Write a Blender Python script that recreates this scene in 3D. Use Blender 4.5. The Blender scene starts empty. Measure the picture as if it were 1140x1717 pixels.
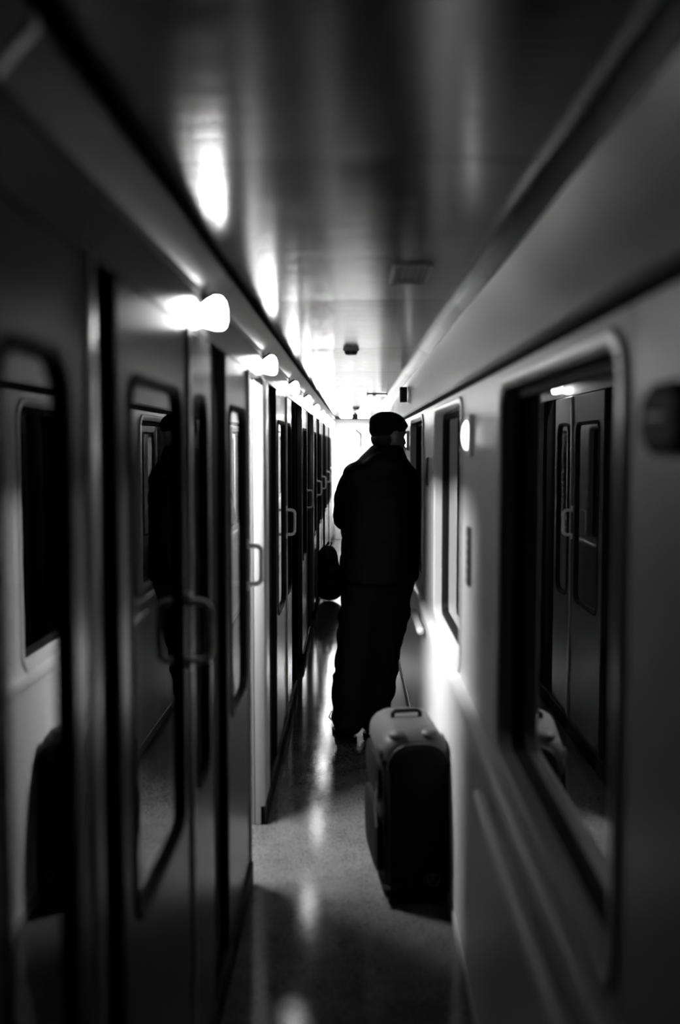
import bpy, bmesh, math, random
from mathutils import Vector, Matrix, noise
random.seed(7)
SC = bpy.context.scene
COL = SC.collection
PI = math.pi

# ---------------------------------------------------------------- camera
cd = bpy.data.cameras.new('camera')
cam = bpy.data.objects.new('camera', cd); COL.objects.link(cam)
cd.sensor_fit = 'VERTICAL'; cd.sensor_height = 36.0; cd.sensor_width = 24.0; cd.lens = 35.0
cam.location = (0, 0, 1.6)
cam.rotation_euler = (math.radians(90 - 3.84), 0, math.radians(0.86))
cd.clip_start = 0.02
cd.dof.use_dof = True; cd.dof.focus_distance = 7.0; cd.dof.aperture_fstop = 1.5
SC.camera = cam
# ---------------------------------------------------------------- world, exposure
w = bpy.data.worlds.new('world'); SC.world = w; w.use_nodes = True
bg = w.node_tree.nodes['Background']; bg.inputs[0].default_value = (.5, .5, .5, 1); bg.inputs[1].default_value = 0.002
vs = SC.view_settings
vs.view_transform = 'Standard'; vs.look = 'None'; vs.exposure = 0.0; vs.gamma = 1.0; vs.use_curve_mapping = False
# light strengths
COVE_LAMP = [27, 25, 24, 27, 34, 48, 60, 75, 80]
COMP_LAMP = 680.0
END_LAMP = 75.0
WALL_LAMP = 7.0

# ---------------------------------------------------------------- materials
def mat(name, col, rough=.5, metal=0, spec=.5, noise_amt=0, noise_scale=20, bump=0, bump_scale=60, coat=0, coat_rough=.05, trans=0, ior=1.45, stretch=None):
    m = bpy.data.materials.new(name); m.use_nodes = True
    nt = m.node_tree; b = nt.nodes['Principled BSDF']
    b.inputs['Base Color'].default_value = (col, col, col, 1)
    b.inputs['Roughness'].default_value = rough; b.inputs['Metallic'].default_value = metal
    b.inputs['Specular IOR Level'].default_value = spec; b.inputs['IOR'].default_value = ior
    b.inputs['Coat Weight'].default_value = coat; b.inputs['Coat Roughness'].default_value = coat_rough
    b.inputs['Transmission Weight'].default_value = trans
    if noise_amt or bump:
        tc = nt.nodes.new('ShaderNodeTexCoord'); mp = nt.nodes.new('ShaderNodeMapping')
        nt.links.new(tc.outputs['Object'], mp.inputs[0])
        if stretch: mp.inputs['Scale'].default_value = stretch
    if noise_amt:
        n = nt.nodes.new('ShaderNodeTexNoise'); n.inputs['Scale'].default_value = noise_scale; n.inputs['Detail'].default_value = 6
        r = nt.nodes.new('ShaderNodeValToRGB')
        lo, hi = col*(1-noise_amt), min(1, col*(1+noise_amt))
        r.color_ramp.elements[0].position = .3; r.color_ramp.elements[1].position = .7
        r.color_ramp.elements[0].color = (lo, lo, lo, 1); r.color_ramp.elements[1].color = (hi, hi, hi, 1)
        nt.links.new(mp.outputs[0], n.inputs['Vector']); nt.links.new(n.outputs['Fac'], r.inputs[0]); nt.links.new(r.outputs[0], b.inputs['Base Color'])
    if bump:
        n2 = nt.nodes.new('ShaderNodeTexNoise'); n2.inputs['Scale'].default_value = bump_scale; n2.inputs['Detail'].default_value = 3
        bp = nt.nodes.new('ShaderNodeBump'); bp.inputs['Strength'].default_value = bump; bp.inputs['Distance'].default_value = .01
        nt.links.new(mp.outputs[0], n2.inputs['Vector']); nt.links.new(n2.outputs['Fac'], bp.inputs['Height']); nt.links.new(bp.outputs[0], b.inputs['Normal'])
    return m
def emat(name, strength, col=1.0):
    m = bpy.data.materials.new(name); m.use_nodes = True; nt = m.node_tree
    b = nt.nodes['Principled BSDF']; b.inputs['Base Color'].default_value = (.9, .9, .9, 1)
    b.inputs['Emission Color'].default_value = (col, col, col, 1); b.inputs['Emission Strength'].default_value = strength
    return m
M = {}
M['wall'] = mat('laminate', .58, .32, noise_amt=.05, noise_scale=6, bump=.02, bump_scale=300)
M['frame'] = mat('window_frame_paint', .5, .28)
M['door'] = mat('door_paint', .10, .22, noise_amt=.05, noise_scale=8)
M['post'] = mat('post_aluminium', .35, .3, metal=.4)
M['alu'] = mat('brushed_aluminium', .62, .28, metal=1, noise_amt=.06, noise_scale=50)
M['rubber'] = mat('black_rubber', .006, .6, spec=.12)
M['dark'] = mat('dark_trim', .006, .7, spec=.08)
M['ceil'] = mat('ceiling_gloss', .02, .18, spec=.6, bump=.13, bump_scale=1, stretch=(1.5, 60, 1))
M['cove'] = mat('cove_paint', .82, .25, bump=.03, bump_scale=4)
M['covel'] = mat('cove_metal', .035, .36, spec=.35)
M['glass'] = mat('window_glass', .9, .0, trans=1, ior=1.65)
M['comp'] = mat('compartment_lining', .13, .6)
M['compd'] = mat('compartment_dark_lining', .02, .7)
M['curtain'] = mat('curtain_cloth', .012, .9, spec=.1, bump=.2, bump_scale=400)
M['white'] = mat('white_paint', .75, .35)
M['grille'] = mat('dark_plastic', .03, .4)
M['greyp'] = mat('grey_plastic', .3, .4)
M['jacket'] = mat('jacket_nylon', .005, .6, spec=.15, bump=.3, bump_scale=30)
M['trouser'] = mat('trouser_cloth', .010, .9, spec=.1, bump=.4, bump_scale=200)
M['skin'] = mat('skin', .20, .5, bump=.1, bump_scale=90)
M['wool'] = mat('wool_cap', .008, .95, spec=.05, bump=.6, bump_scale=260)
M['hair'] = mat('hair', .01, .6, bump=.5, bump_scale=200)
M['boot'] = mat('boot_leather', .008, .4, spec=.3)
M['nylon'] = mat('case_nylon', .005, .7, spec=.08, bump=.3, bump_scale=500)
M['casegrey'] = mat('case_grey_panel', .04, .5, spec=.3, bump=.1, bump_scale=500)
M['hand'] = mat('handle_enamel', .85, .3)
M['chrome'] = mat('bright_metal', .7, .15, metal=1)

# floor: speckled linoleum
def floor_mat():
    m = bpy.data.materials.new('speckled_linoleum'); m.use_nodes = True; nt = m.node_tree; b = nt.nodes['Principled BSDF']
    tc = nt.nodes.new('ShaderNodeTexCoord')
    v = nt.nodes.new('ShaderNodeTexVoronoi'); v.inputs['Scale'].default_value = 280
    n = nt.nodes.new('ShaderNodeTexNoise'); n.inputs['Scale'].default_value = 9; n.inputs['Detail'].default_value = 5
    n3 = nt.nodes.new('ShaderNodeTexNoise'); n3.inputs['Scale'].default_value = 200; n3.inputs['Detail'].default_value = 2
    r = nt.nodes.new('ShaderNodeValToRGB')
    r.color_ramp.elements[0].position = .15; r.color_ramp.elements[0].color = (.025, .025, .025, 1)
    r.color_ramp.elements[1].position = .75; r.color_ramp.elements[1].color = (.095, .095, .095, 1)
    mx = nt.nodes.new('ShaderNodeMix'); mx.data_type = 'FLOAT'; mx.inputs[0].default_value = .45
    nt.links.new(tc.outputs['Object'], v.inputs['Vector']); nt.links.new(tc.outputs['Object'], n.inputs['Vector']); nt.links.new(tc.outputs['Object'], n3.inputs['Vector'])
    sep = nt.nodes.new('ShaderNodeSeparateColor'); nt.links.new(v.outputs['Color'], sep.inputs[0])
    nt.links.new(sep.outputs[0], mx.inputs[2]); nt.links.new(n.outputs['Fac'], mx.inputs[3]); nt.links.new(mx.outputs[0], r.inputs[0])
    nt.links.new(r.outputs[0], b.inputs['Base Color'])
    rr_ = nt.nodes.new('ShaderNodeMapRange'); rr_.inputs[3].default_value = .03; rr_.inputs[4].default_value = .13
    nt.links.new(n.outputs['Fac'], rr_.inputs[0]); nt.links.new(rr_.outputs[0], b.inputs['Roughness'])
    bp = nt.nodes.new('ShaderNodeBump'); bp.inputs['Strength'].default_value = .07; bp.inputs['Distance'].default_value = .002
    nt.links.new(n3.outputs['Fac'], bp.inputs['Height']); nt.links.new(bp.outputs[0], b.inputs['Normal'])
    b.inputs['Specular IOR Level'].default_value = .4
    return m
M['floor'] = floor_mat()

# ---------------------------------------------------------------- mesh helpers
class MB:
    def __init__(s): s.v = []; s.f = []
    def loops(s, ls, cap0=False, cap1=False, closed=True):
        n = len(ls[0]); b = len(s.v)
        for l in ls: s.v += [tuple(p) for p in l]
        for k in range(len(ls)-1):
            for i in range(n if closed else n-1):
                j = (i+1) % n
                s.f.append((b+k*n+i, b+k*n+j, b+(k+1)*n+j, b+(k+1)*n+i))
        if cap0: s.f.append(tuple(b+i for i in reversed(range(n))))
        if cap1: s.f.append(tuple(b+(len(ls)-1)*n+i for i in range(n)))
        return s
    def box(s, x0, x1, y0, y1, z0, z1, bv=0.0):
        if bv <= 0:
            return s.loops([[(x0, y0, z0), (x1, y0, z0), (x1, y1, z0), (x0, y1, z0)], [(x0, y0, z1), (x1, y0, z1), (x1, y1, z1), (x0, y1, z1)]], True, True)
        def r(z, i): return rrz(x0+i, x1-i, y0+i, y1-i, max(bv*1.2-i, bv*.2), z, 3)
        q = bv*.29
        return s.loops([r(z0, bv), r(z0+q, q), r(z0+bv, 0), r(z1-bv, 0), r(z1-q, q), r(z1, bv)], True, True)
    def tube(s, pts, rad, n=12, caps=True, closed=False):
        pts = [Vector(p) for p in pts]; m = len(pts)
        if not hasattr(rad, '__len__'): rad = [rad]*m
        ls = []; up = None
        for i, p in enumerate(pts):
            if closed: t = pts[(i+1) % m]-pts[i-1]
            else: t = pts[min(i+1, m-1)]-pts[max(i-1, 0)]
            t.normalize()
            if up is None:
                a = Vector((0, 0, 1)) if abs(t.z) < .9 else Vector((1, 0, 0))
                up = t.cross(a).normalized()
            up = (up - t*up.dot(t)).normalized(); bi = t.cross(up)
            ls.append([p+(up*math.cos(2*PI*k/n)+bi*math.sin(2*PI*k/n))*rad[i] for k in range(n)])
        if closed: ls.append(ls[0]); caps = False
        return s.loops(ls, caps, caps)
    def ball(s, c, rx, ry=None, rz=None, n=16, m=10, rot=None):
        ry = ry or rx; rz = rz or rx; c = Vector(c); ls = []
        for i in range(m+1):
            a = PI*(i/m)
            a = min(max(a, .02), PI-.02)
            l = []
            for k in range(n):
                p = Vector((rx*math.sin(a)*math.cos(2*PI*k/n), ry*math.sin(a)*math.sin(2*PI*k/n), -rz*math.cos(a)))
                if rot: p = rot @ p
                l.append(c+p)
            ls.append(l)
        return s.loops(ls, True, True)
    def limb(s, pts, rad, n=14):
        s.tube(pts, rad, n)
        for p, r in zip(pts, rad): s.ball(p, r*1.0, n=n, m=8)
        return s
    def mesh(s, name):
        me = bpy.data.meshes.new(name); me.from_pydata(s.v, [], s.f); me.update()
        bm = bmesh.new(); bm.from_mesh(me); bmesh.ops.recalc_face_normals(bm, faces=bm.faces); bm.to_mesh(me); bm.free()
        return me
    def build(s, name, m, parent=None, smooth=True, ang=35, remesh=None, sm=4, fn=None):
        me = s.mesh(name)
        if remesh:
            t = bpy.data.objects.new('t', me); COL.objects.link(t)
            md = t.modifiers.new('r', 'REMESH'); md.mode = 'VOXEL'; md.voxel_size = remesh
            if sm: m2 = t.modifiers.new('s', 'SMOOTH'); m2.iterations = sm; m2.factor = .5
            dg = bpy.context.evaluated_depsgraph_get(); dg.update()
            me2 = bpy.data.meshes.new_from_object(t.evaluated_get(dg)); bpy.data.objects.remove(t); me = me2; me.name = name
            ang = 180
        if fn:
            for v in me.vertices: v.co = fn(v.co.copy(), v.normal.copy())
        me.materials.clear(); me.materials.append(m)
        if smooth:
            for p in me.polygons: p.use_smooth = True
            if ang < 180 and hasattr(me, 'set_sharp_from_angle'): me.set_sharp_from_angle(angle=math.radians(ang))
        o = bpy.data.objects.new(name, me); COL.objects.link(o)
        if parent:
            o.parent = parent; o.matrix_parent_inverse = parent.matrix_basis.inverted() if parent.type == 'EMPTY' and not parent.parent else Matrix()
        return o
def rr2(a0, a1, b0, b1, r, n=6):
    r = min(r, (a1-a0)/2-1e-4, (b1-b0)/2-1e-4); out = []
    for cx, cy, s0 in ((a1-r, b1-r, 0), (a0+r, b1-r, 1), (a0+r, b0+r, 2), (a1-r, b0+r, 3)):
        for k in range(n):
            t = (s0 + k/(n-1))*PI/2
            out.append((cx+r*math.cos(t), cy+r*math.sin(t)))
    return out
def rrx(y0, y1, z0, z1, r, x, n=6): return [(x, a, b) for a, b in rr2(y0, y1, z0, z1, r, n)]
def rrz(x0, x1, y0, y1, r, z, n=6): return [(a, b, z) for a, b in rr2(x0, x1, y0, y1, r, n)]
def rry(x0, x1, z0, z1, r, y, n=6): return [(a, y, b) for a, b in rr2(x0, x1, z0, z1, r, n)]
def empty(name, loc=(0, 0, 0), rz=0):
    o = bpy.data.objects.new(name, None); COL.objects.link(o); o.location = loc; o.rotation_euler = (0, 0, rz); o.empty_display_size = .1
    bpy.context.view_layer.update()
    return o
def tag(o, label=None, cat=None, group=None, kind=None):
    if label: o['label'] = label
    if cat: o['category'] = cat
    if group: o['group'] = group
    if kind: o['kind'] = kind
    return o
def struct(o, label=None, cat=None): return tag(o, label, cat, None, 'structure')

# dimensions (metres): x across, y along the corridor, z up
XL, XR, H = -.38, .36, 2.08
Y0, Y1 = -1.5, 17.0
ZD = 1.87      # head of the doors
# ================================================================= SHELL
# floor, with the joint strip across it
f = MB(); f.box(-2.3, .45, Y0, Y1+.6, -.05, 0)
struct(f.build('floor', M['floor'], smooth=False), 'glossy speckled linoleum floor of the train corridor', 'floor')
# ceiling: glossy panels butted along the corridor, each very slightly dished
c = MB()
seams = [Y0, .1, 1.72, 3.36, 5.0, 6.6, 8.2, 9.8, 11.4, 13.0, 14.6, Y1+.6]
for a, b in zip(seams[:-1], seams[1:]):
    ls = []
    K = 12
    for k in range(K+1):
        y = a+.003+(b-a-.006)*k/K; u = 2*k/K-1
        sag = -.004*(1-u*u)
        row = []
        for x, zz in ((-.365, 0), (-.352, -.001), (-.25, 0), (-.1, .002), (.05, .0025), (.18, .002), (.29, 0), (.312, -.002), (.338, -.014), (.362, -.034)):
            row.append((x, y, H+zz+sag))
        ls.append(row)
    base = len(c.v)
    c.loops(ls, closed=False)
    top = [[(p[0], p[1], H+.03) for p in l] for l in ls]
    c.loops([ls[0], top[0]], closed=False); c.loops([ls[-1], top[-1]], closed=False)
c.box(-.5, .5, Y0, Y1+.6, H+.012, H+.04)
struct(c.build('ceiling', M['ceil'], ang=25), 'dark glossy panelled ceiling over the corridor', 'ceiling')

# right wall: panels with rounded window openings
WIN = [(-.55, .50), (1.36, 2.45), (3.36, 4.45), (5.27, 6.36), (7.2, 8.3), (9.15, 10.25), (11.1, 12.2), (13.05, 14.15), (15.0, 16.1)]
SEAM = [-1.5, 1.31, 3.27, 5.2, 7.13, 9.06, 11.0, 12.95, 14.9, 17.0]
WZ0, WZ1 = .842, 1.735
m = MB()
for i, (a, b) in enumerate(WIN):
    s0, s1 = SEAM[i], SEAM[i+1]; g = .0015
    m.loops([rrx(s0+g, s1-g, .808, 1.785, .002, XR+.045), rrx(s0+g, s1-g, .808, 1.785, .002, XR+.004), rrx(s0+g+.003, s1-g-.003, .811, 1.782, .003, XR),
             rrx(a-.032, b+.032, WZ0-.03, WZ1+.032, .085, XR), rrx(a-.032, b+.032, WZ0-.03, WZ1+.032, .085, XR+.045)])
mc = MB()
for i in range(len(WIN)):
    s0, s1 = SEAM[i], SEAM[i+1]
    # coving panel above the groove: slightly concave
    prof = [(.40, 1.812), (.372, 1.812), (.362, 1.822), (.368, 1.87), (.376, 1.93), (.376, 1.99), (.368, 2.03), (.362, 2.046), (.40, 2.06)]
    mc.loops([[(x, s0+.0015, z) for x, z in prof], [(x, s1-.0015, z) for x, z in prof]], closed=False)
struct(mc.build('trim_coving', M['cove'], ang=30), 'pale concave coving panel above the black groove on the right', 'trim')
m.box(.41, .43, Y0, Y1, .0, WZ0-.025); m.box(.41, .43, Y0, Y1, WZ1+.03, 2.1)
struct(m.build('wall_right', M['wall'], ang=30), 'light laminate outer wall with windows on the right', 'wall')
m = MB(); m.box(.378, .408, Y0, Y1, 1.782, 1.818, .003)
struct(m.build('trim_1', M['dark']), 'long black groove strip above the windows', 'trim')
# heater cover / lower wall on the right with rounded ledge
m = MB()
prof = [(.40, 0), (.336, 0), (.332, .01), (.330, .10), (.330, .74), (.329, .765), (.334, .775), (.329, .777), (.323, .783), (.322, .793), (.326, .803), (.336, .809), (.352, .810), (.41, .810)]
for i in range(len(WIN)):
    s0, s1 = SEAM[i], SEAM[i+1]
    m.loops([[(x, s0+.0012, z) for x, z in prof], [(x, s1-.0012, z) for x, z in prof]], closed=False)
struct(m.build('wall_heater_cover', M['wall'], ang=40), 'light lower wall panel with rounded ledge under the windows', 'wall panel')

def window_right(n, a, b, label):
    e = empty('window_%d' % n, (XR, (a+b)/2, WZ0)); struct(e, label, 'window')
    q = MB()
    o = .03
    q.loops([rrx(a-o, b+o, WZ0-o, WZ1+o, .083, XR+.01), rrx(a-o, b+o, WZ0-o, WZ1+o, .083, XR-.003), rrx(a-o+.004, b+o-.004, WZ0-o+.004, WZ1+o-.004, .08, XR-.007),
             rrx(a-.008, b+.008, WZ0-.008, WZ1+.008, .062, XR-.007), rrx(a, b, WZ0, WZ1, .055, XR-.002),
             rrx(a+.002, b-.002, WZ0+.002, WZ1-.002, .053, XR+.042)])
    q.build('window_frame', M['frame'], e)
    q = MB()
    q.loops([rrx(a+.001, b-.001, WZ0+.001, WZ1-.001, .054, XR+.034), rrx(a+.008, b-.008, WZ0+.008, WZ1-.008, .05, XR+.029), rrx(a+.022, b-.022, WZ0+.022, WZ1-.022, .042, XR+.033),
             rrx(a+.026, b-.026, WZ0+.026, WZ1-.026, .038, XR+.044), rrx(a+.026, b-.026, WZ0+.026, WZ1-.026, .038, XR+.06)])
    q.build('gasket', M['rubber'], e)
    q = MB()
    g0, g1 = XR+.045, XR+.051
    q.loops([rrx(a+.01, b-.01, WZ0+.01, WZ1-.01, .04, g0), rrx(a+.01, b-.01, WZ0+.01, WZ1-.01, .04, g1)], True, True)
    q.build('pane', M['glass'], e, smooth=False)
    return e
wl = ['train window behind the camera position', 'large nearest window in the right wall reflecting the compartment doors', 'second window on the right, narrow bright frame before the man',
      'third window on the right, beside the man in the cap'] + ['far window on the right wall hidden past the man']*5
for i, (a, b) in enumerate(WIN):
    if i == 0: continue
    window_right(i, a, b, wl[i])
# night outside: dark neighbouring wall plane is not built; the world is black

# handrails under the windows
def rail(y0, y1, label):
    e = empty('handrail', (.318, (y0+y1)/2, .735))
    q = MB(); q.tube([(.306, y0+.02*k, .735) for k in range(int((y1-y0)/.02)+1)], .018, 14)
    q.ball((.306, y0, .735), .018); q.ball((.306, int((y1-y0)/.02)*.02+y0, .735), .018)
    q.build('rail', M['hand'], e)
    n = max(2, int((y1-y0)/.5)+1)
    for k in range(n):
        y = y0+.08+(y1-y0-.16)*k/(n-1)
        q = MB(); q.tube([(.305, y, .735), (.331, y, .735)], .007, 10); q.tube([(.327, y, .735), (.3305, y, .735)], .017, 14)
        q.build('bracket', M['alu'], e)
    tag(e, label, 'handrail', 'handrails below the windows')
rail(.55, 2.42, 'metal handrail under the large nearest window on the right wall')
rail(4.60, 5.12, 'short metal handrail on the right wall beside the man\'s hip')

# ================================================================= LEFT WALL
# element list along y
EL = [('fixed', .98, 1.40), ('post', 1.406, 1.454), ('dark', 1.454, 1.60), ('door', 1.60, 2.28), ('fixed', 2.283, 2.63), ('dark', 2.63, 2.935),
      ('door', 2.935, 3.54), ('open', 3.54, 4.10), ('post', 4.10, 4.34), ('dark', 4.34, 4.80), ('door', 4.80, 5.50), ('fixed', 5.503, 5.95), ('dark', 5.95, 6.35), ('open', 6.35, 7.15),
      ('door', 7.15, 7.85), ('dark', 7.85, 8.25), ('open', 8.25, 9.05), ('post', 9.05, 9.15), ('door', 9.15, 9.85), ('dark', 9.85, 10.6), ('door', 10.6, 11.3), ('fixed', 11.303, 11.7),
      ('dark', 11.7, 12.65), ('door', 12.65, 13.35), ('fixed', 13.353, 14.05), ('dark', 14.05, 14.75), ('door', 14.75, 15.45), ('fixed', 15.453, 16.2), ('post', 16.2, 17.0)]
GZ0, GZ1 = .76, 1.715
m = MB()
# header above the doors and plain wall behind the camera
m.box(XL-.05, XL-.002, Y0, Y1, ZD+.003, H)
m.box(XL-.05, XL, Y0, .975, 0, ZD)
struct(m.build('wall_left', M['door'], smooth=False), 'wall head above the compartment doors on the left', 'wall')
m = MB()
for k, (t, a, b) in enumerate(EL):
    if t != 'open': m.box(XL-.02, -.369, a, b, .0, .085, .004)
struct(m.build('baseboard_left', M['dark']), 'low dark baseboard along the compartment doors', 'baseboard')
m = MB(); m.box(XR-.034, XR-.022, Y0, Y1, .0, .05, .003)
struct(m.build('baseboard_right', M['greyp']), 'low dark baseboard along the right wall', 'baseboard')

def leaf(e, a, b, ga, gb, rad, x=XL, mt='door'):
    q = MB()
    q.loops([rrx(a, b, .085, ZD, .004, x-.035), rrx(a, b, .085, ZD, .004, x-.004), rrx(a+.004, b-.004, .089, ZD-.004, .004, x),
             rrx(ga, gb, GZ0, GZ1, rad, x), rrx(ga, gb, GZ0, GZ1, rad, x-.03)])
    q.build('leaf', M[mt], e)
    q = MB()
    i = .0
    q.loops([rrx(ga-.012, gb+.012, GZ0-.012, GZ1+.012, rad+.012, x-.001), rrx(ga-.008, gb+.008, GZ0-.008, GZ1+.008, rad+.008, x+.005), rrx(ga+.004, gb-.004, GZ0+.004, GZ1-.004, rad, x+.005),
             rrx(ga+.01, gb-.01, GZ0+.01, GZ1-.01, rad, x-.006), rrx(ga+.01, gb-.01, GZ0+.01, GZ1-.01, rad, x-.02)])
    q.build('gasket', M['rubber'], e)
    q = MB()
    q.loops([rrx(ga+.003, gb-.003, GZ0+.003, GZ1-.003, rad, x-.008), rrx(ga+.003, gb-.003, GZ0+.003, GZ1-.003, rad, x-.013)], True, True)
    q.build('pane', M['glass'], e, smooth=False)
def handle(e, y, x=XL):
    # D-shaped pull handle: loop standing off the door, with end plates
    z0, z1, d, r = 1.110, 1.245, .050, .022
    pts = []
    def arc(cx, cz, a0, a1):
        for k in range(7):
            t = a0+(a1-a0)*k/6; pts.append((cx+r*math.cos(t), y, cz+r*math.sin(t)))
    pts.append((x-.002, y, z0)); pts.append((x+d-r-.01, y, z0)); arc(x+d-r, z0+r, -PI/2, 0); arc(x+d-r, z1-r, 0, PI/2); pts.append((x+d-r-.01, y, z1)); pts.append((x-.002, y, z1))
    q = MB(); q.tube(pts, .0085, 12)
    for z, s in ((z0, -1), (z1, 1)):
        q.loops([rrx(y-.009, y+.009, z-.012+s*.012, z+.012+s*.012, .008, x), rrx(y-.009, y+.009, z-.012+s*.012, z+.012+s*.012, .008, x+.006), rrx(y-.006, y+.006, z-.009+s*.012, z+.009+s*.012, .006, x+.009)], True, True)
    return q.build('handle', M['hand'], e)
nd = 0; nw = len(WIN)-1; nt_ = 1
dl = ['nearest sliding compartment door, glass panel and square pull handle', 'second sliding door, before the brightly lit doorway', 'third sliding compartment door from the camera, handle shining',
      'fourth sliding compartment door, past a dark doorway', 'fifth sliding door, by the backpack on the floor', 'sixth sliding compartment door far down the corridor', 'seventh sliding compartment door far down the corridor', 'last sliding compartment door near the bright end wall']
fl = ['narrow glazed side panel nearest the camera at the left edge', 'narrow glazed panel right behind the nearest door', 'narrow glazed panel behind the third door', 'narrow glazed panel behind the sixth door', 'glazed panel behind the seventh door', 'glazed panel behind the last door at the corridor end']
for t, a, b in EL:
    if t == 'door':
        nd += 1; e = empty('door_%d' % nd, (XL, (a+b)/2, 0)); struct(e, dl[nd-1], 'door')
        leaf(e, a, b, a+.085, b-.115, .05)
        q = MB(); q.box(XL-.001, XL+.007, b-.022, b-.001, .09, ZD-.005, .002); q.build('edge_strip', M['post'], e)
        handle(e, b-.045)
    elif t == 'fixed':
        nw += 1; e = empty('window_%d' % nw, (XL, (a+b)/2, 0)); struct(e, fl[nw-len(WIN)], 'window')
        leaf(e, a, b, a+.075, b-.085, .06)
    elif t == 'post':
        nt_ += 1; q = MB(); q.box(XL-.04, XL+.004, a, b, .0, ZD+.003, .004); struct(q.build('trim_%d' % nt_, M['post']), None, None)
    elif t == 'dark':
        nt_ += 1; q = MB(); q.box(XL-.06, XL-.022, a+.001, b-.001, .0, ZD+.003, .003); q.box(XL-.03, XL+.002, b-.03, b-.002, .0, ZD, .004)
        struct(q.build('trim_%d' % nt_, M['dark']), None, None)
# cove over the doors: fascia plus slanting underside that carries the lamps
m = MB()
prof = [(-.352, 2.079), (-.352, 2.062), (-.341, 2.058), (-.334, 2.048), (-.333, 2.036), (-.340, 2.026), (-.360, 2.006), (-.377, 1.985), (-.385, 1.955), (-.388, 1.90), (-.386, 1.872), (-.42, 1.872)]
cs = [Y0, 1.058, 2.78, 4.57, 6.2, 8.1, 10.2, 12.2, 14.4, Y1]
for a, b in zip(cs[:-1], cs[1:]):
    m.loops([[(x, a+.0015, z) for x, z in prof], [(x, b-.0015, z) for x, z in prof]], closed=False)
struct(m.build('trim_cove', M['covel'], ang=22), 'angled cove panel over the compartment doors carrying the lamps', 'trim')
m = MB(); m.box(-.366, -.350, Y0, Y1, 2.05, 2.078, .002)
struct(m.build('trim_groove', M['dark']), 'black groove between the ceiling and the left cove', 'trim')
m = MB(); m.loops([[(x+.004, y, z-.002) for x, z in prof[3:8]] for y in (1.050, 1.066)], closed=False)
struct(m.build('trim_joint', M['alu']), 'thin bright joint strip on the left cove at top left', 'trim')

# compartments behind the doors
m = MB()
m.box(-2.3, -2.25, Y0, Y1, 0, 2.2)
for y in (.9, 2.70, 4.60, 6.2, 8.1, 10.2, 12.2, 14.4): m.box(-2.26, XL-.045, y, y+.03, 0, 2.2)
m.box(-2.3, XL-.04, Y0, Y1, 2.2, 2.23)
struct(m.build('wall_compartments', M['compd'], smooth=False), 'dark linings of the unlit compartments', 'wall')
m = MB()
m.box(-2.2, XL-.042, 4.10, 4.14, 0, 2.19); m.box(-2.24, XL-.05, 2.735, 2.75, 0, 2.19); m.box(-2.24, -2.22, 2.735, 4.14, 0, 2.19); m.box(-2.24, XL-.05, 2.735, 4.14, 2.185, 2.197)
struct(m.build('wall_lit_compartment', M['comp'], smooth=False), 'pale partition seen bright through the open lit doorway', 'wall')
e = empty('compartment_lamp', (-.93, 3.72, 2.185)); tag(e, 'ceiling lamp inside the lit compartment behind the open doorway', 'lamp')
q = MB(); q.box(-1.01, -.85, 3.34, 4.09, 2.168, 2.185, .006); q.build('housing', M['white'], e)
q = MB(); q.box(-.99, -.87, 3.36, 4.075, 2.160, 2.168); q.build('diffuser', emat('compartment_light', COMP_LAMP), e, smooth=False)

# dark curtains behind the glass
def curtain(a, b, label):
    q = MB(); ls = []
    n = int((b-a)/.006)
    for z in (.70, 1.0, 1.3, 1.6, 1.80):
        ls.append([(XL-.075+.012*math.sin(k*.006*2*PI/.055+.3*math.sin(z*4+k*.05)), a+(b-a)*k/n, z) for k in range(n+1)])
    ls2 = [[(p[0]-.003, p[1], p[2]) for p in l] for l in ls]
    q.loops(ls, closed=False); q.loops(ls2, closed=False)
    for l1, l2 in ((ls[0], ls2[0]), (ls[-1], ls2[-1])): q.loops([l1, l2], closed=False)
    e = empty('curtain', (XL-.075, (a+b)/2, 1.80)); q.build('cloth', M['curtain'], e)
    r = MB(); r.tube([(XL-.075, a-.02, 1.803), (XL-.075, b+.02, 1.803)], .006, 8); r.build('curtain_rail', M['dark'], e)
    tag(e, label, 'curtain', 'curtains behind the compartment glass')
curtain(1.0, 1.42, 'dark curtain behind the glazed panel nearest the camera')
curtain(1.65, 2.23, 'dark curtain behind the glass of the nearest sliding door')
curtain(2.32, 2.60, 'dark curtain behind the narrow glazed panel past the nearest door')
curtain(2.95, 3.53, 'dark curtain behind the glass of the second sliding door')
curtain(4.85, 5.46, 'dark curtain behind the glass of the third sliding door')

# ================================================================= END OF THE CORRIDOR
m = MB(); m.box(-.45, .45, Y1+.5, Y1+.55, 0, H+.05)
m.box(-.45, XL+.03, Y1-.02, Y1+.5, 0, H); m.box(XR-.02, .45, Y1-.02, Y1+.5, 0, H)
struct(m.build('wall_end', M['white'], smooth=False), 'bright white end wall of the corridor', 'wall')
m = MB(); m.box(-.352, XR, Y1-.06, Y1-.03, 2.035, H-.001, .003)
struct(m.build('trim_header', M['grille']), 'grey header strip across the corridor end', 'trim')
m = MB(); m.box(-.5, .5, Y0-.05, Y0, 0, 2.2)
struct(m.build('wall_rear', M['compd'], smooth=False), 'dark wall behind the camera', 'wall')
e = empty('door_end', (0, Y1+.5, 0)); struct(e, 'white end door closing the corridor, washed out by light', 'door')
q = MB(); q.loops([rry(-.33, .33, .02, 1.98, .01, Y1+.5), rry(-.33, .33, .02, 1.98, .01, Y1+.47), rry(-.32, .32, .03, 1.97, .01, Y1+.465)], False, True); q.build('leaf', M['white'], e)
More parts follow.
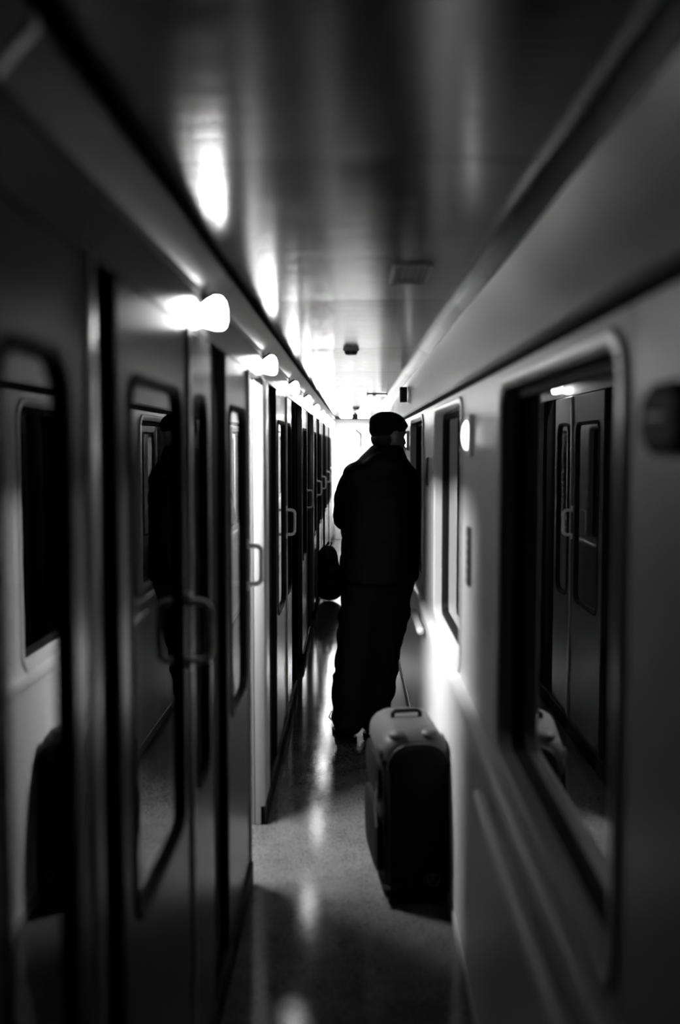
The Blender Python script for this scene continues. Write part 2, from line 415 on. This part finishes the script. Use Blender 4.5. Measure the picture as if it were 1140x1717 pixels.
q = MB(); q.loops([rry(-.02, .27, 1.2, 1.75, .05, Y1+.465), rry(-.02, .27, 1.2, 1.75, .05, Y1+.455), rry(0, .25, 1.22, 1.73, .04, Y1+.455), rry(0, .25, 1.22, 1.73, .04, Y1+.464)]); q.build('window_frame', M['frame'], e)
q = MB(); q.tube([(.10, Y1+.46, 1.58), (.10, Y1+.40, 1.58), (.10, Y1+.40, 1.80), (.02, Y1+.40, 1.86), (.02, Y1+.46, 1.86)], .012); q.build('handle', M['dark'], e)
e2 = empty('notice_plate', (-.19, Y1+.455, 1.6)); tag(e2, 'small grey notice on the white end wall', 'sign')
q = MB(); q.box(-.27, -.10, Y1+.455, Y1+.464, 1.57, 1.64, .002); q.build('plate', M['white'], e2)
q = MB()
for r_ in range(2):
    x = -.262
    while x < -.115:
        wd = random.choice((.012, .018, .024)); q.box(x, x+wd, Y1+.452, Y1+.455, 1.612-r_*.028, 1.626-r_*.028); x += wd+.008
q.build('lettering', M['greyp'], e2, smooth=False)
e = empty('end_ceiling_light', (0, 15.9, H)); tag(e, 'bright flat ceiling light at the far end of the corridor', 'ceiling light')
q = MB(); q.box(-.25, .25, 15.35, 16.7, H-.022, H-.004, .004); q.build('housing', M['white'], e)
q = MB(); q.box(-.23, .23, 15.37, 16.68, H-.028, H-.022); q.build('diffuser', emat('end_light', END_LAMP), e, smooth=False)
e = empty('sign_box', (.0, 14.3, H)); tag(e, 'small grey sign box under the ceiling before the end wall', 'sign')
q = MB(); q.box(-.045, .045, 14.27, 14.31, 1.965, 2.035, .004); q.build('body', M['grille'], e)
q = MB(); q.box(-.02, .02, 14.28, 14.30, 2.03, 2.077, .002); q.build('bracket', M['greyp'], e)
e = empty('litter_bin', (-.29, 16.9, 0)); tag(e, 'low grey litter bin at the far left end of the corridor', 'bin')
q = MB(); q.box(-.345, -.235, 16.8, 16.95, 0, .36, .01); q.build('body', M['greyp'], e)
q = MB(); q.box(-.348, -.232, 16.797, 16.953, .36, .385, .008); q.build('lid', M['dark'], e)

# ================================================================= CEILING AND WALL FITTINGS
def disc(x, y, r, label, h=.022):
    e = empty('smoke_detector', (x, y, H)); tag(e, label, 'smoke detector', 'round detectors on the ceiling')
    def ring(rr_, z): return [(x+rr_*math.cos(2*PI*k/24), y+rr_*math.sin(2*PI*k/24), z) for k in range(24)]
    q = MB(); q.loops([ring(r, H+.001), ring(r, H-h*.4), ring(r*.9, H-h*.55), ring(r*.85, H-h*.6)], True, True); q.build('base', M['greyp'], e)
    q = MB(); q.loops([ring(r*.8, H-h*.55), ring(r*.8, H-h), ring(r*.65, H-h*1.4), ring(r*.2, H-h*1.5)], True, True); q.build('sensor_head', M['grille'], e)
disc(-.02, 5.0, .04, 'nearest round detector in the middle of the ceiling')
disc(.015, 12.6, .045, 'small round detector on the ceiling near the corridor end')
e = empty('ceiling_vent', (.155, 2.83, H)); tag(e, 'small dark slotted vent in the ceiling at right', 'vent')
q = MB(); q.loops([rrz(.10, .21, 2.68, 2.98, .01, H+.002), rrz(.10, .21, 2.68, 2.98, .01, H-.006), rrz(.108, .202, 2.688, 2.972, .006, H-.007), rrz(.108, .202, 2.688, 2.972, .006, H+.002)]); q.build('frame', M['greyp'], e)
for k in range(5):
    q = MB(); q.box(.112+k*.018, .124+k*.018, 2.69, 2.97, H-.006, H-.003); q.build('slat', M['grille'], e)
e = empty('ceiling_light_strip', (.20, 9.3, H)); tag(e, 'short bright ceiling light strip at right down the corridor', 'ceiling light')
q = MB(); q.box(.11, .30, 9.27, 9.42, H-.016, H, .003); q.build('housing', M['greyp'], e)
q = MB(); q.box(.20, .29, 9.285, 9.405, H-.020, H-.016); q.box(.125, .16, 9.285, 9.405, H-.020, H-.016); q.build('diffuser', emat('strip_light', 12), e, smooth=False)
e = empty('speaker', (.355, 7.1, 1.96)); tag(e, 'small black box speaker on the coving above the man', 'speaker')
q = MB(); q.box(.318, .368, 7.07, 7.17, 1.905, 2.01, .006); q.build('body', M['grille'], e)
q = MB()
for k in range(6): q.box(.325, .355, 7.066, 7.0695, 1.92+k*.014, 1.927+k*.014)
q.build('grille', M['rubber'], e, smooth=False)
m = MB()

def wall_light(y, label, s=1.0):
    z = 1.63
    e = empty('sconce', (XR, y, z)); tag(e, label, 'wall light', 'small wall lights between the windows')
    q = MB(); q.loops([rrx(y-.06, y+.06, z-.065, z+.065, .018, XR), rrx(y-.06, y+.06, z-.065, z+.065, .018, XR-.010), rrx(y-.054, y+.054, z-.059, z+.059, .014, XR-.014)], True, True); q.build('backplate', M['white'], e)
    q = MB(); q.ball((XR-.013, y, z), .016, .030, .045); q.build('lamp_shade', emat('wall_light_glow', WALL_LAMP*s), e)
wall_light(3.10, 'small glowing oval wall light between the two nearest windows')
wall_light(6.75, 'small glowing wall light beside the man\'s face', 1.2)

e = empty('notice_strip', (XR, 3.12, 1.24)); tag(e, 'narrow dark vertical notice strip on the wall below the glowing light', 'sign')
q = MB(); q.loops([rrx(3.07, 3.15, 1.16, 1.345, .012, XR), rrx(3.07, 3.15, 1.16, 1.345, .012, XR-.006), rrx(3.074, 3.146, 1.164, 1.341, .01, XR-.008)], True, True); q.build('plate', M['grille'], e)
q = MB()
for k in range(5): q.box(XR-.0092, XR-.008, 3.082, 3.138, 1.185+k*.03, 1.197+k*.03)
q.build('lettering', M['greyp'], e, smooth=False)
e = empty('notice_strip', (XR, 4.95, 1.5)); tag(e, 'narrow dark notice on the wall right behind the man\'s shoulder', 'sign')
q = MB(); q.loops([rrx(4.90, 4.99, 1.40, 1.54, .01, XR), rrx(4.90, 4.99, 1.40, 1.54, .01, XR-.006), rrx(4.904, 4.986, 1.404, 1.536, .01, XR-.008)], True, True); q.build('plate', M['grille'], e)
e = empty('storage_box', (XR, 1.14, 1.63)); tag(e, 'blurred dark rounded wall box at the right edge of the photo', 'wall box')
q = MB(); q.loops([rrx(1.06, 1.22, 1.588, 1.672, .035, XR), rrx(1.06, 1.22, 1.588, 1.672, .035, XR-.008), rrx(1.072, 1.208, 1.599, 1.661, .028, XR-.018)], True, True); q.build('body', M['rubber'], e)
q = MB(); q.box(XR-.0215, XR-.0185, 1.09, 1.17, 1.629, 1.635, .001); q.build('latch', M['greyp'], e)

# ================================================================= COVE LAMPS
LY = [2.52, 4.15, 5.8, 7.45, 9.1, 10.75, 12.4, 14.05, 15.7]
names = ['nearest and largest glowing heart-shaped lamp on the left cove', 'second glowing lamp on the left cove from the camera', 'third glowing lamp on the left cove from the camera'] + \
    ['%s lamp in the far row of glowing lamps on the left cove' % s for s in ('fourth', 'fifth', 'sixth', 'seventh', 'eighth', 'ninth and farthest')]
nrm = Vector((.62, 0, -.78)).normalized()
for y, p, lab in zip(LY, COVE_LAMP, names):
    c0 = Vector((-.378, y, 1.955))
    e = empty('cove_lamp', c0); tag(e, lab, 'lamp', 'lamps along the left cove')
    rot = nrm.to_track_quat('Z', 'Y').to_matrix()
    def ring(r, d, sy=1.0): return [c0+rot @ Vector((r*math.cos(2*PI*k/24), r*math.sin(2*PI*k/24)*sy, d)) for k in range(24)]
    q = MB(); q.loops([ring(.036, -.006), ring(.036, .006), ring(.032, .010)], True, True); q.build('base', M['chrome'], e)
    q = MB(); q.loops([ring(.034, .006), ring(.042, .014), ring(.043, .028), ring(.034, .048), ring(.019, .068), ring(.006, .078)], True, True); q.build('lamp_shade', emat('cove_glow', p), e)
    q = MB(); q.ball(c0+Vector((.012, .07, -.012)), .007); q.build('switch', M['chrome'], e)

# ================================================================= TROLLEY CASE
def P(*a): return Vector(a)
CE = empty('trolley_case', (.200, 3.56, 0), 0)
def case_parts():
    W2, D2, HH = .115, .195, .615     # half width x, half depth y, height
    def sect(z, ins=0, r=.045, dy=0): return [Vector((a, b, z)) for a, b in rr2(-W2+ins, W2-ins, -D2+ins, D2-ins, r, 7)]
    q = MB()
    zs = [(.035, .03), (.042, .012), (.06, .003), (.12, 0), (.30, -.004), (.45, -.002), (.53, .002), (.565, .010), (.590, .024), (.605, .042), (.612, .065)]
    q.loops([sect(z, i) for z, i in zs], True, True)
    return q
ang = math.radians(6)
CM = Matrix.Translation((.200, 3.56, 0)) @ Matrix.Rotation(ang, 4, 'Z') @ Matrix.Rotation(math.radians(-1.2), 4, 'Y')
def cbuild(q, name, m, **k):
    q.v = [tuple(CM @ Vector(p)) for p in q.v]
    return q.build(name, M[m] if isinstance(m, str) else m, CE, **k)
cbuild(case_parts(), 'case_body', 'nylon')
# grey top shell with two moulded pads
q = MB()
def sect2(z, ins, r=.045): return [Vector((a, b, z)) for a, b in rr2(-.118+ins, .118-ins, -.198+ins, .198-ins, r, 7)]
q.loops([sect2(.515, .004), sect2(.517, 0), sect2(.545, .001), sect2(.572, .008), sect2(.594, .022), sect2(.610, .042), sect2(.617, .066)], False, True)
cbuild(q, 'top_panel', 'casegrey')
for s in (-1, 1):
    q = MB(); q.ball((s*.055, -.155, .596), .034, .03, .020); cbuild(q, 'corner_pad', 'casegrey')
q = MB(); q.tube([(-.05, .0, .612), (-.05, -.0, .632), (-.04, 0, .64), (.04, 0, .64), (.05, 0, .632), (.05, 0, .612)], .008); cbuild(q, 'carry_handle', 'nylon')
# arched front pocket on the narrow end facing the camera
q = MB()
def arch(y, ins):
    pts = []
    x0, x1, zb, zt, r = -.098+ins, .112-ins, .06+ins, .575-ins, .08-ins*.5
    for k in range(9): t = k/8*PI/2; pts.append((x1-r+r*math.cos(t), y, zt-r+r*math.sin(t)))
    for k in range(9): t = PI/2+k/8*PI/2; pts.append((x0+r+r*math.cos(t), y, zt-r+r*math.sin(t)))
    pts += [(x0, y, zb+.02), (x0+.02, y, zb), (x1-.02, y, zb), (x1, y, zb+.02)]
    return pts
q.loops([arch(-.18, 0), arch(-.205, 0), arch(-.214, .008), arch(-.217, .02)], False, True)
cbuild(q, 'front_pocket', 'nylon', ang=50)
q = MB(); pz = [Vector(p) for p in arch(-.2065, -.001)]; q.tube(pz[:18], .003, 8); cbuild(q, 'piping', 'casegrey')
# side pockets on the long left face
q = MB(); q.loops([[(-.112, a, b) for a, b in rr2(-.165, .165, .10, .34, .05, 7)], [(-.135, a, b) for a, b in rr2(-.162, .162, .103, .337, .05, 7)], [(-.142, a, b) for a, b in rr2(-.145, .145, .12, .32, .04, 7)]], False, True); cbuild(q, 'side_pocket', 'nylon')
q = MB(); q.loops([[(-.112, a, b) for a, b in rr2(-.165, .165, .36, .51, .05, 7)], [(-.128, a, b) for a, b in rr2(-.162, .162, .363, .507, .05, 7)], [(-.134, a, b) for a, b in rr2(-.145, .145, .38, .49, .04, 7)]], False, True); cbuild(q, 'side_pocket', 'nylon')
q = MB(); q.tube([(-.130, -.165, .44), (-.137, -.172, .40), (-.139, -.16, .34), (-.136, -.17, .28)], .004); cbuild(q, 'zip', 'chrome')
q = MB(); q.box(-.128, -.118, -.17, -.14, .525, .56, .003); cbuild(q, 'buckle', 'chrome')
q = MB(); q.box(-.119, .119, -.205, .2, .035, .075, .015); cbuild(q, 'base_guard', 'nylon')
for sx in (-1, 1):
    for sy in (-1, 1):
        q = MB(); x = sx*.088; y = sy*.165; r = .030
        def rg(rad, xx): return [(xx, y+rad*math.cos(2*PI*k/20), .030+rad*math.sin(2*PI*k/20)) for k in range(20)]
        q.loops([rg(r*.85, x-.013), rg(r, x-.009), rg(r, x+.009), rg(r*.85, x+.013)], True, True); wh = cbuild(q, 'wheel', 'rubber')
# round stitched badge low on the pocket
q = MB(); cx, cz = .052, .082+.02
def rb(rad, y): return [(cx+rad*math.cos(2*PI*k/24), y, cz+rad*math.sin(2*PI*k/24)) for k in range(24)]
q.loops([rb(.024, -.214), rb(.024, -.219), rb(.019, -.219), rb(.019, -.216)]); 
for k in range(3):
    t = PI/2+k*2*PI/3; d = Vector((math.cos(t), 0, math.sin(t))); q.tube([Vector((cx, -.218, cz)), Vector((cx, -.218, cz))+d*.02], .003, 6)
cbuild(q, 'badge', 'casegrey')
tag(CE, 'black trolley case with grey top standing against the right wall', 'suitcase')

# ================================================================= BACKPACK ON THE FLOOR FAR LEFT
BE = empty('backpack', (-.27, 10.2, 0))
def bfn(co, no):
    return co+no*.006*noise.noise(co*14)
q = MB(); q.ball((-.27, 10.2, .24), .14, .15, .24); q.ball((-.28, 10.2, .40), .115, .13, .18); q.ball((-.26, 10.18, .14), .15, .16, .14)
q.build('body', M['jacket'], BE, remesh=.015, fn=bfn)
q = MB(); q.ball((-.17, 10.15, .20), .055, .10, .13); q.build('side_pocket', M['nylon'], BE, remesh=.012)
q = MB(); q.tube([(-.25, 10.16, .55), (-.24, 10.15, .60), (-.27, 10.15, .615), (-.30, 10.16, .56)], .009); q.build('grab_handle', M['nylon'], BE)
for y in (10.08, 10.14):
    q = MB(); q.tube([(-.16, y, .34), (-.12, y-.01, .32), (-.105, y-.01, .27), (-.125, y, .22), (-.11, y, .17)], .008); q.build('strap', M['nylon'], BE)
tag(BE, 'black bulging backpack on the floor against the left wall', 'backpack')

# ================================================================= THE MAN
PE = empty('person', (.12, 5.36, 0)); Y = 5.36
# key joints
hipL, hipR = P(.045, Y-.02, .90), P(.215, Y+.04, .90)
kneeL, kneeR = P(-.005, Y-.05, .50), P(.155, Y+.02, .50)
ankL, ankR = P(-.04, Y-.02, .09), P(.100, Y+.06, .09)
shL, shR = P(.015, Y-.04, 1.43), P(.275, Y+.10, 1.43)
elL, elR = P(-.055, Y+.10, 1.21), P(.29, Y+.06, 1.15)
wrL, wrR = P(.13, Y+.28, 1.02), P(.285, Y+.30, .96)
headc = P(.188, Y+.03, 1.655)
fd = Vector((.80, .58, -.10)).normalized()      # facing direction of the head
side = Vector((-fd.y, fd.x, 0)).normalized()      # to his left
up = side.cross(fd)*-1 if side.cross(fd).z < 0 else side.cross(fd)
def hp(f_, s_, u_): return headc+fd*f_+side*s_+up*u_
hrot = Matrix((fd, side, up)).transposed()
# body (skin): head with face, neck, torso core, arms, hands, legs: one surface
q = MB()
q.ball(hp(-.008, 0, .02), .094, .075, .100, rot=hrot); q.ball(hp(.02, 0, -.03), .070, .062, .080, rot=hrot); q.ball(hp(.045, 0, -.078), .035, .035, .028, rot=hrot)
q.ball(hp(.06, .03, -.03), .026, .022, .026, rot=hrot); q.ball(hp(.06, -.03, -.03), .026, .022, .026, rot=hrot)
q.tube([hp(.083, 0, .005), hp(.098, 0, -.02), hp(.105, 0, -.035)], [.008, .010, .013]); q.ball(hp(.100, 0, -.036), .013, .017, .010, rot=hrot)
q.ball(hp(.083, 0, -.058), .012, .024, .006, rot=hrot); q.ball(hp(.081, 0, -.068), .012, .020, .006, rot=hrot)
q.ball(hp(.078, 0, .022), .012, .05, .009, rot=hrot)
for s in (-1, 1):
    q.ball(hp(-.012, s*.074, -.012), .017, .008, .030, rot=hrot)
    q.ball(hp(-.018, s*.081, -.002), .017, .005, .020, rot=hrot)
q.tube([hp(-.02, 0, -.06), P(.165, Y+.02, 1.50), P(.15, Y+.02, 1.42)], [.055, .058, .07])
q.limb([P(.145, Y+.02, 1.42), P(.13, Y, 1.2), P(.13, Y, .95)], [.10, .11, .12])
q.limb([shL, elL, wrL], [.05, .04, .027]); q.limb([shR, elR, wrR], [.05, .04, .027])
q.limb([hipL, kneeL, ankL], [.08, .055, .035]); q.limb([hipR, kneeR, ankR], [.08, .055, .035])
def hand(q, w, d, n, thumb):
    d = Vector(d).normalized(); n = Vector(n).normalized(); s = d.cross(n).normalized()
    q.ball(w+d*.045, .045, .040, .016, rot=Matrix((d, s, n)).transposed())
    for k, L in enumerate((.070, .080, .074, .056)):
        b = w+d*.078+s*(.030-.020*k)
        q.limb([w+d*.04+s*(.026-.017*k), b, b+d*L*.45-n*.010, b+d*L*.75-n*.030, b+d*L*.8-n*.045], [.010, .0095, .009, .0082, .0072], n=8)
    b = w+d*.025+s*thumb*.034
    q.limb([w+d*.015, b, b+d*.030+s*thumb*.016-n*.008, b+d*.055+s*thumb*.012-n*.018], [.013, .012, .010, .009], n=8)
hand(q, wrL, (.75, .35, -.15), (0, 0, 1), -1); hand(q, wrR, (.15, .9, -.3), (.1, 0, 1), 1)
body = q.build('body', M['skin'], PE, remesh=.0055, sm=3)
# trousers
q = MB()
q.limb([P(.05, Y-.02, .88), P(.015, Y-.04, .68), kneeL, P(-.03, Y-.04, .28), P(-.032, Y-.03, .12)], [.115, .105, .098, .096, .094])
q.limb([P(.21, Y+.03, .88), P(.195, Y+.03, .68), kneeR, P(.130, Y+.04, .28), P(.100, Y+.05, .12)], [.115, .105, .098, .096, .094])
q.ball((.127, Y, .95), .185, .13, .14)
def tfn(co, no):
    a = noise.noise(Vector((co.x*9, co.y*9, co.z*14)))
    return co+no*(.008*a + .004*math.sin(co.z*55+5*noise.noise(co*6)))
q.build('trousers', M['trouser'], PE, remesh=.012, fn=tfn)
# jacket
q = MB()
def ell(cx, cy, z, rx, ry, rot=.35):
    return [(cx+rx*math.cos(t)*math.cos(rot)-ry*math.sin(t)*math.sin(rot), cy+rx*math.cos(t)*math.sin(rot)+ry*math.sin(t)*math.cos(rot), z) for t in [2*PI*k/28 for k in range(28)]]
q.loops([ell(.132, Y, .86, .218, .145), ell(.132, Y, .90, .224, .155), ell(.135, Y, 1.05, .218, .155), ell(.138, Y+.01, 1.20, .215, .155), ell(.142, Y+.02, 1.32, .208, .15), ell(.140, Y+.02, 1.41, .212, .14),
         ell(.142, Y+.02, 1.475, .185, .12), ell(.15, Y+.02, 1.53, .140, .10), ell(.165, Y+.015, 1.57, .098, .085), ell(.17, Y+.01, 1.60, .075, .072)], True, True)
q.ball((.155, Y-.085, 1.50), .11, .055, .06)     # hood lying on the back
q.limb([shL, P(-.030, Y+.01, 1.335), elL, P(.02, Y+.19, 1.12), wrL], [.085, .080, .072, .060, .045])
q.limb([P(.265, Y+.06, 1.42), P(.282, Y+.06, 1.30), P(.272, Y+.06, 1.15), P(.275, Y+.19, 1.04), wrR], [.085, .074, .068, .055, .043])
def jfn(co, no):
    # quilted bands
    d = .0075*abs(math.sin(co.z*PI/.085))**.5 - .004 + .006*noise.noise(co*11)
    return co+no*d
q.build('jacket', M['jacket'], PE, remesh=.011, sm=5, fn=jfn)
# cap
q = MB()
q.ball(hp(-.018, 0, .055), .112, .092, .070, rot=hrot); q.ball(hp(-.06, 0, .025), .062, .080, .062, rot=hrot)
q.ball(hp(.045, 0, .058), .058, .066, .026, rot=hrot)
q.build('cap', M['wool'], PE, remesh=.007, sm=5)
q = MB()
q.ball(hp(-.055, 0, -.025), .052, .070, .055, rot=hrot)
q.build('hair', M['hair'], PE, remesh=.007, sm=4)
# boots
for a, d in ((ankL, Vector((-.25, .95, 0))), (ankR, Vector((.35, .94, 0)))):
    d.normalize(); q = MB()
    rot = Matrix((d, Vector((-d.y, d.x, 0)), Vector((0, 0, 1)))).transposed()
    b = Vector((a.x, a.y, 0))
    q.tube([b+P(0, 0, .05), b+P(0, 0, .17)], [.05, .048]); q.ball(b+d*.0+P(0, 0, .045), .065, .042, .045, rot=rot); q.ball(b+d*.11+P(0, 0, .040), .085, .046, .040, rot=rot); q.ball(b+d*.06+P(0, 0, .06), .08, .042, .045, rot=rot)
    bo = q.build('boot', M['boot'], PE, remesh=.009, fn=lambda co, no: Vector((co.x, co.y, max(co.z, .004))))
    q = MB(); q.loops([[b+rot @ Vector((x, y, z)) for x, y in rr2(-.066, .197, -.048, .048, .045, 7)] for z in (0.0, .014, .02)], True, True); q.build('sole', M['rubber'], bo)
q = MB(); q.tube([ankL+P(-.05, -.04, .06), ankL+P(-.085, -.05, .075), ankL+P(-.10, -.05, .045), ankL+P(-.075, -.05, .02), ankL+P(-.05, -.04, .03)], .004, 8); q.build('bootlace', M['boot'], PE)
tag(PE, 'man in black padded jacket and cap leaning to the window, seen from behind', 'person')
